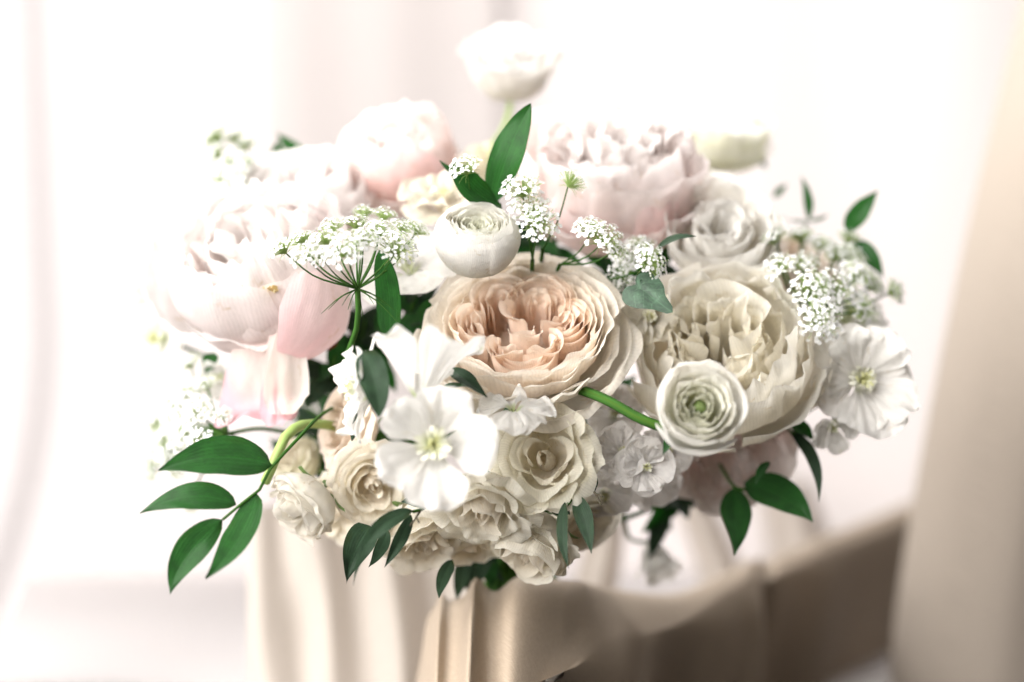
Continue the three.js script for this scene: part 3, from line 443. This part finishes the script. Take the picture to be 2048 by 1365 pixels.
{ // hanging bud at the bottom right
  const [g, S] = delphinium(1302, 1100, 1.15, 52, [0.35, -0.75, 0.3], 0.4, 'pale drooping larkspur bud on a bent stem over the bench', { seed: 45, cup: 0.9, ruf: 0.06, stem: false });
  part('stem', tube([P(1302, 1085, 1.15), P(1262, 1080, 1.15), P(1250, 1040, 1.14), P(1246, 985, 1.12)].map((p) => g.worldToLocal(p)), 0.0012, 0.0012), M.stem, g);
}
// stems that show
{
  const g = labelled('small white ranunculus with');
  part('stem', tube([P(1398, 835, 0.945), P(1348, 858, 0.945), P(1290, 842, 0.945), P(1212, 800, 0.955), P(1150, 778, 0.975), P(1090, 800, 1.05)].map((p) => g.worldToLocal(p)), 0.0028, 0.0028, 10, 30), M.stem, g);
  const t = labelled('white ruffled ranunculus');
  part('stem', tube([P(1020, 165, 1.2), P(1020, 215, 1.2), P(1008, 255, 1.19), P(985, 295, 1.17), P(985, 420, 1.14)].map((p) => t.worldToLocal(p)), 0.0017, 0.0017, 8, 24), M.stemPale, t);
}
// pink drooping petals of the left peony, the burgundy petal behind, and single deeper pink petals of the others
{
  const g = labelled('huge pale blush'), cupP = [[0.12, -0.55], [0.62, -0.5], [0.98, 0], [0.95, 0.5], [0.8, 0.8]], pinkish = (a, b) => (u, v) => mix3(a, b, sst(0.15, 0.95, v + 0.2 * noise(u * 3, v * 2, 92)));
  loose(g, 575, 640, 1.03, 128, [0.25, 0.75, -0.1], 0.95, 0.66, cupP, pinkish([0.93, 0.66, 0.69], [0.94, 0.80, 0.81]), { ruf: 0.03 });
  const hang = [[0.30, 0.10], [0.5, 0.14], [0.72, 0.06], [0.88, -0.02], [1.0, 0.08]];
  loose(g, 548, 550, 1.05, 322, [-0.15, 0.30, 0.94], 1.80, 0.30, hang, (u, v) => mix3([0.93, 0.82, 0.79], [0.90, 0.55, 0.63], sst(0.5, 0.85, v + 0.1 * u)), { drop: 0.3, pow: 2, notch: 0.05, ruf: 0.06, rf: 1.3, wv: [0.8, 1, 1.05], edge: 0.1 });
  loose(g, 555, 550, 1.04, 318, [0.05, 0.28, 0.95], 1.50, 0.13, hang, (u, v) => mix3([0.93, 0.82, 0.79], [0.90, 0.57, 0.64], sst(0.5, 0.85, v)), { drop: 0.25, ruf: 0.05, rf: 1.3 });
  loose(g, 575, 550, 1.035, 292, [0.25, 0.26, 0.93], 1.36, 0.17, hang, (u, v) => mix3([0.94, 0.90, 0.86], [0.78, 0.1, 0.18], Math.exp(-Math.pow((u - 0.35 - 0.3 * (1 - v)) / 0.12, 2)) * sst(0.35, 0.95, v) * (0.6 + 0.4 * noise(u * 20, v * 6, 91))), { wv: [1.1, 1.15, 0.9], drop: 0.3, pow: 2, ruf: 0.05, rf: 1.2, edge: -0.06 });
  loose(g, 640, 650, 1.06, 60, [0, 0.2, 1], 1.2, 0.6, [[0.05, 0], [0.4, 0.05], [0.9, 0]], () => [0.16, 0.006, 0.015], {});
  const R = rand(5), sm = []; for (let k = 0; k < 22; k++) { const a = P(541 + R() * 6, 590, 1.01), e = P(526 + R() * 30, 572 + R() * 10, 0.998 - 0.006 * R()), t = tube([a, a.clone().lerp(e, 0.6), e], 0.0003, 0.0006, 5, 4); t.deleteAttribute('uv'); sm.push(t); }
  const st = mergeGeometries(sm); st.applyMatrix4(g.matrixWorld.clone().invert()); part('stamens', st, M.stamen, g).userData.kind = 'stuff';
  const g2 = labelled('rounded pink peony');
  loose(g2, 805, 335, 1.135, 112, [0.05, 0.85, 0.25], 1.5, 0.72, [[0.12, -0.65], [0.62, -0.6], [1.0, -0.12], [1.05, 0.25], [0.92, 0.5]], pinkish([0.94, 0.70, 0.64], [0.945, 0.76, 0.76]), { ruf: 0.03, drop: 0.2 });
  const g3 = labelled('ruffled pink peony');
  loose(g3, 1235, 395, 1.095, 142, [0.02, 0.8, 0.45], 0.9, 0.5, [[0.12, -0.7], [0.62, -0.62], [1.0, -0.15], [1.06, 0.15], [1.02, 0.35]], pinkish([0.92, 0.62, 0.60], [0.945, 0.80, 0.80]), { ruf: 0.05, drop: 0.22, notch: 0.06 });
  loose(g3, 1225, 395, 1.095, 140, [-0.05, 0.8, 0.45], 2.1, 0.55, [[0.12, -0.7], [0.62, -0.62], [1.02, -0.15], [1.12, 0.1], [1.14, 0.25]], pinkish([0.93, 0.70, 0.68], [0.945, 0.83, 0.83]), { ruf: 0.05, drop: 0.22 });
}
// ------------------------------------------------------------------ umbels
umbel([715, 578, 0.975], [[560, 492, 0.95, 30, [-0.6, 0.8, 0.3]], [607, 505, 0.93, 34, [-0.35, 0.7, 0.6]], [600, 475, 0.97, 30, [-0.4, 0.9, 0]], [648, 470, 0.94, 34, [-0.2, 0.85, 0.5]], [665, 448, 0.98, 30, [-0.1, 1, 0]], [690, 497, 0.925, 40, [-0.1, 0.6, 0.8]], [725, 475, 0.94, 38, [0, 0.8, 0.6]], [712, 440, 0.98, 34, [0, 1, 0.1]], [760, 455, 0.96, 36, [0.1, 0.9, 0.3]], [770, 425, 1.0, 30, [0.2, 1, -0.1]], [795, 490, 0.95, 42, [0.3, 0.7, 0.6]], [808, 450, 0.985, 34, [0.3, 0.9, 0.1]], [838, 455, 1.0, 26, [0.5, 0.8, 0]], [728, 420, 1.01, 26, [0, 1, -0.2]], [640, 510, 0.93, 26, [-0.3, 0.6, 0.7]]],
  'large white lacy umbel left of the closed ranunculus', { stemTo: [[716, 640, 0.98], [690, 780, 1.03], [860, 1000, 1.1]], bracts: 9, stemR: 0.0016 });
umbel([535, 345, 1.14], [[425, 270, 1.14, 24, [-0.7, 0.7, 0]], [465, 270, 1.15, 24, [-0.4, 0.9, 0]], [425, 305, 1.13, 24, [-0.8, 0.5, 0.2]], [455, 315, 1.12, 26, [-0.5, 0.7, 0.4]], [480, 325, 1.12, 24, [-0.4, 0.8, 0.4]], [430, 350, 1.12, 26, [-0.8, 0.4, 0.3]], [465, 355, 1.1, 26, [-0.5, 0.6, 0.6]], [440, 390, 1.11, 22, [-0.8, 0.1, 0.4]], [490, 285, 1.17, 22, [-0.2, 1, 0]], [475, 385, 1.1, 22, [-0.6, 0.3, 0.6]]],
  'faint white umbel at the upper left behind the blush peony', { stemTo: [[580, 400, 1.13], [760, 700, 1.12]], bracts: 5, m: M.stem, rayR: 0.0008, grow: 1.2 });
umbel([945, 405, 1.0], [[925, 320, 0.985, 36, [-0.3, 0.8, 0.5]]], 'single small white umbel in front of the dark leaf above the ranunculus', { stemTo: [[960, 470, 1.03]], bracts: 0, back: 0.9 });
umbel([1065, 520, 1.0], [[1042, 370, 0.985, 46, [-0.15, 0.85, 0.5]], [1060, 410, 0.99, 40, [0.0, 0.6, 0.8]], [1078, 442, 0.98, 40, [0.1, 0.5, 0.85]]], 'stack of three white umbels above the garden rose', { stemTo: [[1060, 640, 1.08]], bracts: 0, bend: 0 });
umbel([1085, 500, 1.01], [[1143, 365, 0.99, 36, [0.6, 0.75, -0.2]]], 'small tilted white umbel on a long stem before the pink peony', { stemTo: [[1075, 600, 1.07]], bracts: 0, back: 0.35 });
umbel([1120, 530, 1.01], [[1178, 452, 0.985, 38, [-0.1, 0.85, 0.5]], [1208, 468, 0.98, 38, [0.2, 0.8, 0.6]], [1232, 496, 0.985, 34, [0.5, 0.6, 0.6]]], 'arched row of white umbels under the pink peony', { stemTo: [[1080, 620, 1.07]], bracts: 0 });
umbel([1215, 560, 1.02], [[1305, 520, 0.98, 34, [0.5, 0.3, 0.8]], [1258, 510, 1.03, 32, [0.1, 0.5, 0.9]], [1285, 488, 1.03, 30, [0.2, 0.8, 0.6]], [1245, 550, 1.02, 36, [0, 0.1, 1]], [1262, 585, 1.03, 28, [0.1, -0.2, 1]]], 'shaded greenish umbel cluster above the ivy leaf', { stemTo: [[1150, 640, 1.08]], bracts: 0, m: M.stem });
umbel([1605, 612, 1.05], [[1555, 530, 1.03, 34, [-0.5, 0.7, 0.5]], [1610, 520, 1.05, 32, [0, 0.9, 0.4]], [1545, 470, 1.06, 28, [-0.5, 0.9, 0]], [1640, 480, 1.1, 28, [0.1, 1, 0.1]], [1600, 465, 1.1, 26, [-0.1, 1, 0]], [1672, 500, 1.1, 30, [0.3, 0.9, 0.2]], [1625, 575, 1.01, 32, [0, 0.5, 0.9]], [1675, 575, 1.02, 34, [0.3, 0.5, 0.8]], [1720, 545, 1.06, 34, [0.5, 0.7, 0.5]], [1705, 505, 1.1, 28, [0.5, 0.9, 0.1]], [1750, 565, 1.07, 30, [0.7, 0.6, 0.4]], [1735, 620, 1.05, 32, [0.7, 0.2, 0.7]], [1642, 640, 1.0, 34, [0.1, 0.1, 1]], [1795, 580, 1.08, 24, [0.9, 0.4, 0.2]], [1700, 470, 1.12, 24, [0.3, 1, 0]]],
  'large white umbel at the right with rays from a green hub', { stemTo: [[1590, 650, 1.06], [1480, 800, 1.1]], bracts: 9, m: M.stem, rayR: 0.0008, grow: 1.25 });
umbel([455, 868, 1.05], [[392, 820, 1.03, 26, [-0.3, 0.5, 0.8]], [400, 890, 1.01, 34, [-0.4, -0.2, 0.9]], [335, 810, 1.07, 30, [-0.7, 0.4, 0.5]], [305, 845, 1.09, 28, [-0.9, 0.2, 0.3]], [330, 880, 1.08, 34, [-0.8, -0.2, 0.5]], [350, 840, 1.06, 28, [-0.7, 0.2, 0.7]], [295, 940, 1.1, 26, [-0.9, -0.3, 0.3]], [340, 780, 1.1, 26, [-0.6, 0.7, 0.3]], [375, 720, 1.1, 26, [-0.4, 0.9, 0.2]], [375, 1015, 1.12, 22, [-0.5, -0.8, 0.2]], [445, 830, 1.02, 20, [-0.1, 0.6, 0.8]], [315, 900, 1.07, 32, [-0.8, 0.1, 0.5]], [360, 870, 1.05, 32, [-0.6, 0.2, 0.7]], [370, 780, 1.07, 30, [-0.4, 0.7, 0.5]], [345, 930, 1.07, 28, [-0.6, -0.3, 0.6]], [410, 760, 1.06, 26, [-0.2, 0.9, 0.3]]],
  'airy white umbel at the lower left above the green sprig', { stemTo: [[520, 858, 1.06], [640, 880, 1.08]], bracts: 6, m: M.stem, rayR: 0.0008, grow: 1.2 });

// ------------------------------------------------------------------ leaves
let g = sprig('leaf_sprig', [600, 868, 0.96], 'bright green sprig of four long leaves at the lower left');
twig(g, [[720, 790, 1.12], [640, 832, 1.0], [605, 868, 0.96], [570, 905, 0.95], [543, 934, 0.945], [515, 985, 0.94], [478, 1012, 0.935], [445, 1040, 0.93]], 0.0013, 0.0008, M.stem);
leaf(g, [543, 932, 0.945], [315, 942, 0.93], 104, [5, -45, 20], [0.1, 0.5, 0.9], M.leaf);
leaf(g, [472, 1010, 0.935], [278, 1027, 0.93], 72, [10, -48, 20], [0.05, 0.5, 0.9], M.leaf);
leaf(g, [515, 990, 0.94], [413, 1162, 0.91], 80, [18, 18, 20], [-0.3, 0.35, 0.9], M.leaf);
leaf(g, [445, 1040, 0.93], [335, 1191, 0.92], 76, [-28, -10, 20], [0.3, 0.35, 0.9], M.leaf);
g = sprig('leaf_pair', [1000, 420, 1.02], 'pair of pointed green leaves standing above the closed ranunculus');
twig(g, [[1010, 500, 1.03], [1003, 440, 1.02], [1000, 408, 1.01]], 0.001, 0.0008);
leaf(g, [985, 405, 1.01], [1062, 208, 1.0], 82, [-14, 4, 25], [-0.2, 0.1, 1], M.leaf, { shape: [0.65, 0.8] });
leaf(g, [1002, 412, 1.01], [910, 322, 0.99], 72, [-22, 24, 25], [0.2, 0.4, 0.9], M.leaf, { shape: [0.6, 0.75] });
leaf(g, [960, 385, 1.02], [880, 320, 1.01], 30, [-8, 4, 10], [0.2, 0.3, 0.9], M.leaf);
g = sprig('single_leaf', [770, 660, 0.99], 'dark upright leaf right of the large umbel hub');
leaf(g, [775, 690, 1.0], [763, 497, 0.985], 66, [22, 0, 10], [-0.3, 0.05, 1], M.leaf, { shape: [0.6, 0.6] });
g = sprig('single_leaf', [755, 700, 0.905], 'dark green leaf pressed between the white larkspur blooms');
leaf(g, [728, 702, 0.91], [757, 836, 0.905], 74, [14, -2, 5], [-0.15, 0.1, 1], M.leafGrey, { shape: [0.4, 0.8] });
g = sprig('single_leaf', [712, 790, 0.93], 'small dark leaf hanging over the peach rose');
leaf(g, [716, 790, 0.955], [703, 884, 0.95], 34, [6, 0, 4], [0.1, 0.1, 1], M.leafGrey, { shape: [0.4, 0.8] });
g = sprig('single_leaf', [930, 750, 0.93], 'dark leaf between the larkspur and the garden rose');
leaf(g, [900, 738, 0.95], [975, 792, 0.93], 44, [-5, -6, 6], [0.1, 0.6, 0.8], M.leafGrey);
leaf(g, [880, 778, 0.95], [935, 772, 0.93], 24, [0, -6, 4], [0.1, 0.6, 0.8], M.leaf);
g = sprig('ivy_leaf', [1290, 560, 0.97], 'grey green heart shaped ivy leaf right of the garden rose');
heartLeaf(g, [1288, 582, 0.975], [1344, 622, 0.965], 84, [-0.1, 0.35, 0.95], M.ivy);
twig(g, [[1283, 562, 0.978], [1275, 590, 1.0], [1262, 640, 1.05]], 0.0008, 0.0008);
g = sprig('single_leaf', [1330, 490, 1.0], 'thin curved leaf over the umbel left of the white peony');
leaf(g, [1312, 500, 1.0], [1392, 473, 0.99], 22, [-6, -18, 10], [0, 0.6, 0.7], M.leafGrey);
g = sprig('leaf_sprig', [870, 1010, 0.94], 'grey green sprig with narrow hanging leaves at the lower centre');
twig(g, [[905, 985, 0.97], [870, 1005, 0.95], [842, 1020, 0.94], [826, 1024, 0.935]], 0.0012, 0.0009, M.stem);
twig(g, [[842, 1020, 0.94], [832, 1036, 0.935], [820, 1052, 0.93]], 0.0007, 0.0005, M.twig, 'twig'); twig(g, [[832, 1034, 0.935], [838, 1046, 0.93]], 0.0006, 0.0005, M.twig, 'twig');
leaf(g, [826, 1022, 0.935], [706, 1172, 0.92], 38, [-38, -48, 20], [0.25, 0.4, 0.9], M.leafGrey, { shape: [0.6, 1.35] });
leaf(g, [822, 1030, 0.945], [768, 1137, 0.945], 34, [6, 0, 5], [0.3, 0.1, 0.95], M.leafGrey);
leaf(g, [878, 1010, 0.955], [800, 1005, 0.96], 44, [0, -14, 5], [0, 0.5, 0.9], M.leafGrey);
leaf(g, [890, 980, 0.95], [858, 1010, 0.94], 34, [0, 0, 5], [0.1, 0.2, 1], M.leafGrey);
leaf(g, [775, 1060, 0.96], [738, 1138, 0.96], 32, [8, 0, 5], [0.3, 0.1, 0.95], M.leafGrey);
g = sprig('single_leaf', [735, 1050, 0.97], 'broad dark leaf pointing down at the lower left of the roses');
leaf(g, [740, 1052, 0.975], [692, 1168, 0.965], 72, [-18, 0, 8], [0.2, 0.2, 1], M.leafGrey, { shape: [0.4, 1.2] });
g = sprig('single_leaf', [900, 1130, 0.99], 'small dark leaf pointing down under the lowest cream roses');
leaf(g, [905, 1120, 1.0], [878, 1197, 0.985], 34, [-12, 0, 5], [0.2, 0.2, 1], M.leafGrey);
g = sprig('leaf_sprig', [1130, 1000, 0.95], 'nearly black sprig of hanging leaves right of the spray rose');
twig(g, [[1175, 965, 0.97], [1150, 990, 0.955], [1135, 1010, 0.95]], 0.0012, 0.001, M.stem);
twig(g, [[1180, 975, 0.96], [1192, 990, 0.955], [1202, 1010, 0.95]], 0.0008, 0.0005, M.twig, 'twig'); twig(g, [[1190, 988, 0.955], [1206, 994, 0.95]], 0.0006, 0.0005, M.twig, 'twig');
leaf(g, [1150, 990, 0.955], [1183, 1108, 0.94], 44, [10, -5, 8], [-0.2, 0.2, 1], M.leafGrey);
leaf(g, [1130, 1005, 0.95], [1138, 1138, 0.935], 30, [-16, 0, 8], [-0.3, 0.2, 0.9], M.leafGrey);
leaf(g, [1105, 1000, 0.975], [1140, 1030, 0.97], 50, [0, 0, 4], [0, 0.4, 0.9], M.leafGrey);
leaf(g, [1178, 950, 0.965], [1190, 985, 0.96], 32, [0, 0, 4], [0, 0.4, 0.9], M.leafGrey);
g = sprig('leaf_sprig', [1480, 985, 1.06], 'two broad dark green leaves hanging below the mauve peony');
twig(g, [[1440, 930, 1.08], [1470, 975, 1.06], [1490, 980, 1.05]], 0.0012, 0.001, M.stem);
leaf(g, [1488, 965, 1.06], [1626, 1045, 1.03], 92, [18, -22, 10], [0, 0.45, 0.9], M.leaf);
leaf(g, [1466, 975, 1.06], [1464, 1114, 1.03], 74, [12, 0, 10], [0, 0.2, 1], M.leaf);
g = sprig('leaf_sprig', [1580, 860, 1.05], 'narrow drooping leaves below the far right delphinium');
twig(g, [[1540, 840, 1.07], [1575, 858, 1.05], [1590, 870, 1.045]], 0.001, 0.0008, M.stem);
leaf(g, [1580, 862, 1.05], [1638, 1005, 1.03], 32, [38, -26, 10], [-0.5, 0.3, 0.8], M.leafGrey);
leaf(g, [1578, 842, 1.05], [1628, 884, 1.04], 38, [6, -10, 5], [0, 0.5, 0.9], M.leaf);
leaf(g, [1540, 925, 1.03], [1512, 970, 1.02], 22, [-10, -8, 5], [-0.3, 0.3, 0.9], M.leaf);
g = sprig('leaf_sprig', [1700, 470, 1.12], 'sharp green leaves sticking out above the right umbel');
twig(g, [[1640, 560, 1.1], [1690, 500, 1.12], [1693, 465, 1.12]], 0.0008, 0.0006);
leaf(g, [1693, 464, 1.12], [1757, 381, 1.11], 48, [-6, -4, 10], [-0.2, 0.2, 1], M.leaf);
leaf(g, [1705, 485, 1.12], [1764, 556, 1.11], 44, [14, -14, 10], [-0.3, 0.3, 0.9], M.leaf);
g = sprig('leaf_sprig', [1612, 445, 1.15], 'star of narrow green leaves above the right umbel');
twig(g, [[1590, 540, 1.12], [1612, 470, 1.15], [1612, 445, 1.15]], 0.0009, 0.0008);
leaf(g, [1618, 440, 1.15], [1602, 352, 1.15], 26, [16, 4, 5], [-0.7, 0.1, 0.7], M.leaf);
leaf(g, [1615, 442, 1.15], [1560, 436, 1.13], 24, [0, 14, 8], [0, 0.8, 0.5], M.leaf);
leaf(g, [1615, 442, 1.15], [1658, 430, 1.15], 14, [0, 10, 5], [0, 0.7, 0.6], M.leaf);
leaf(g, [1548, 395, 1.2], [1575, 368, 1.2], 18, [0, -3, 0], [0, 0.3, 0.9], M.leaf);
leaf(g, [1508, 312, 1.22], [1535, 338, 1.22], 18, [4, -4, 0], [0, 0.3, 0.9], M.leaf);
g = sprig('leaf_sprig', [565, 330, 1.15], 'pale green leaf tips behind the top of the blush peony');
leaf(g, [548, 335, 1.15], [556, 280, 1.15], 34, [2, 0, 0], [0.3, 0.2, 0.9], M.leaf);
leaf(g, [612, 318, 1.17], [552, 265, 1.17], 34, [0, 6, 0], [-0.2, 0.3, 0.9], M.leaf);
g = sprig('single_leaf', [415, 735, 1.08], 'small green leaf under the left edge of the blush peony');
leaf(g, [425, 705, 1.08], [412, 748, 1.07], 40, [0, 0, 0], [0, 0.2, 1], M.leaf);
g = sprig('single_leaf', [1330, 880, 0.93], 'tiny green leaf under the small white ranunculus');
leaf(g, [1338, 868, 0.94], [1326, 908, 0.925], 24, [6, 0, 3], [0.1, 0.2, 1], M.leaf);
// pale thick stalk left of the peach rose
g = sprig('flower_stalk', [600, 855, 1.0], 'thick pale green stalk curving behind the green sprig', 'stem');
twig(g, [[760, 900, 1.12], [690, 860, 1.05], [650, 850, 1.02], [605, 850, 1.0], [570, 875, 0.985], [548, 925, 0.98], [530, 965, 0.985]], 0.0032, 0.0028, M.stemPale);
// dark foliage filling the heart of the bouquet, and the bound stems under it
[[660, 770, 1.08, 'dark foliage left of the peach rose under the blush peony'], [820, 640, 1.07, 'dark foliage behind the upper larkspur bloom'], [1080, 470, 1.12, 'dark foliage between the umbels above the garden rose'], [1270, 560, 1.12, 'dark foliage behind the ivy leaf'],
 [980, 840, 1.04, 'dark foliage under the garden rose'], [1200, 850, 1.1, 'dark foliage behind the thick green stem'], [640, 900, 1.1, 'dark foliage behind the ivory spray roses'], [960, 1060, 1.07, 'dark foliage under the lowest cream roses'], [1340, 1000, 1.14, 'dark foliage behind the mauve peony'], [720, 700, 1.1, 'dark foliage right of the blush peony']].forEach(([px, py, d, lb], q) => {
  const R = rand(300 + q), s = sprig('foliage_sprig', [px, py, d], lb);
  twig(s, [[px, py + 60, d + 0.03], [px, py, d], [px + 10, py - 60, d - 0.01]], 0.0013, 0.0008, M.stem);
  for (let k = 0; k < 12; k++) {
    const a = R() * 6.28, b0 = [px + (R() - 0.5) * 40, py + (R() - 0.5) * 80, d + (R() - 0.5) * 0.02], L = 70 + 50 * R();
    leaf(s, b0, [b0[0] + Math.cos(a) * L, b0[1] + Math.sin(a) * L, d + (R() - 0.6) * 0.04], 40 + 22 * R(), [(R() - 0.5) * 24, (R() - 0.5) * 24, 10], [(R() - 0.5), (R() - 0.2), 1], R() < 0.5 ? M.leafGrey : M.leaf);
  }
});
g = thing('stem_bundle', P(1030, 1150, 1.12), 'dark bundle of bound green stems under the bouquet', 'stems');
{ const R = rand(400); for (let k = 0; k < 26; k++) { const a = R() * 6.28, r = Math.sqrt(R()) * 62, x = 1030 + Math.cos(a) * r, z = 1.13 + Math.sin(a) * r * 0.0003; twig(g, [[x * 1.0 + (x - 1030) * 0.7, 1020, z], [x, 1130, z], [x + (x - 1030) * 0.25, 1300, z + 0.01]], 0.0022, 0.0022, M.stem); } }


const GROUPS = { peony: 'peonies in the bouquet', spray_rose: 'cream spray roses in the bouquet', ranunculus: 'ranunculus blooms in the bouquet', delphinium_floret: 'white larkspur and delphinium blooms', stock_bloom: 'ruffled stock blooms', umbel_flower: 'white lacy umbels', leaf_sprig: 'leafy sprigs round the bouquet', single_leaf: 'single leaves between the blooms', foliage_sprig: 'dark foliage inside the bouquet', sheer_curtain: 'white sheer curtains', fabric_fold: 'beige folds of cloth' };
for (const o of scene.children) { const k = o.name.replace(/_[0-9]{3}$/, ''); if (GROUPS[k] && !o.userData.group) o.userData.group = GROUPS[k]; }
renderer.render(scene, camera);
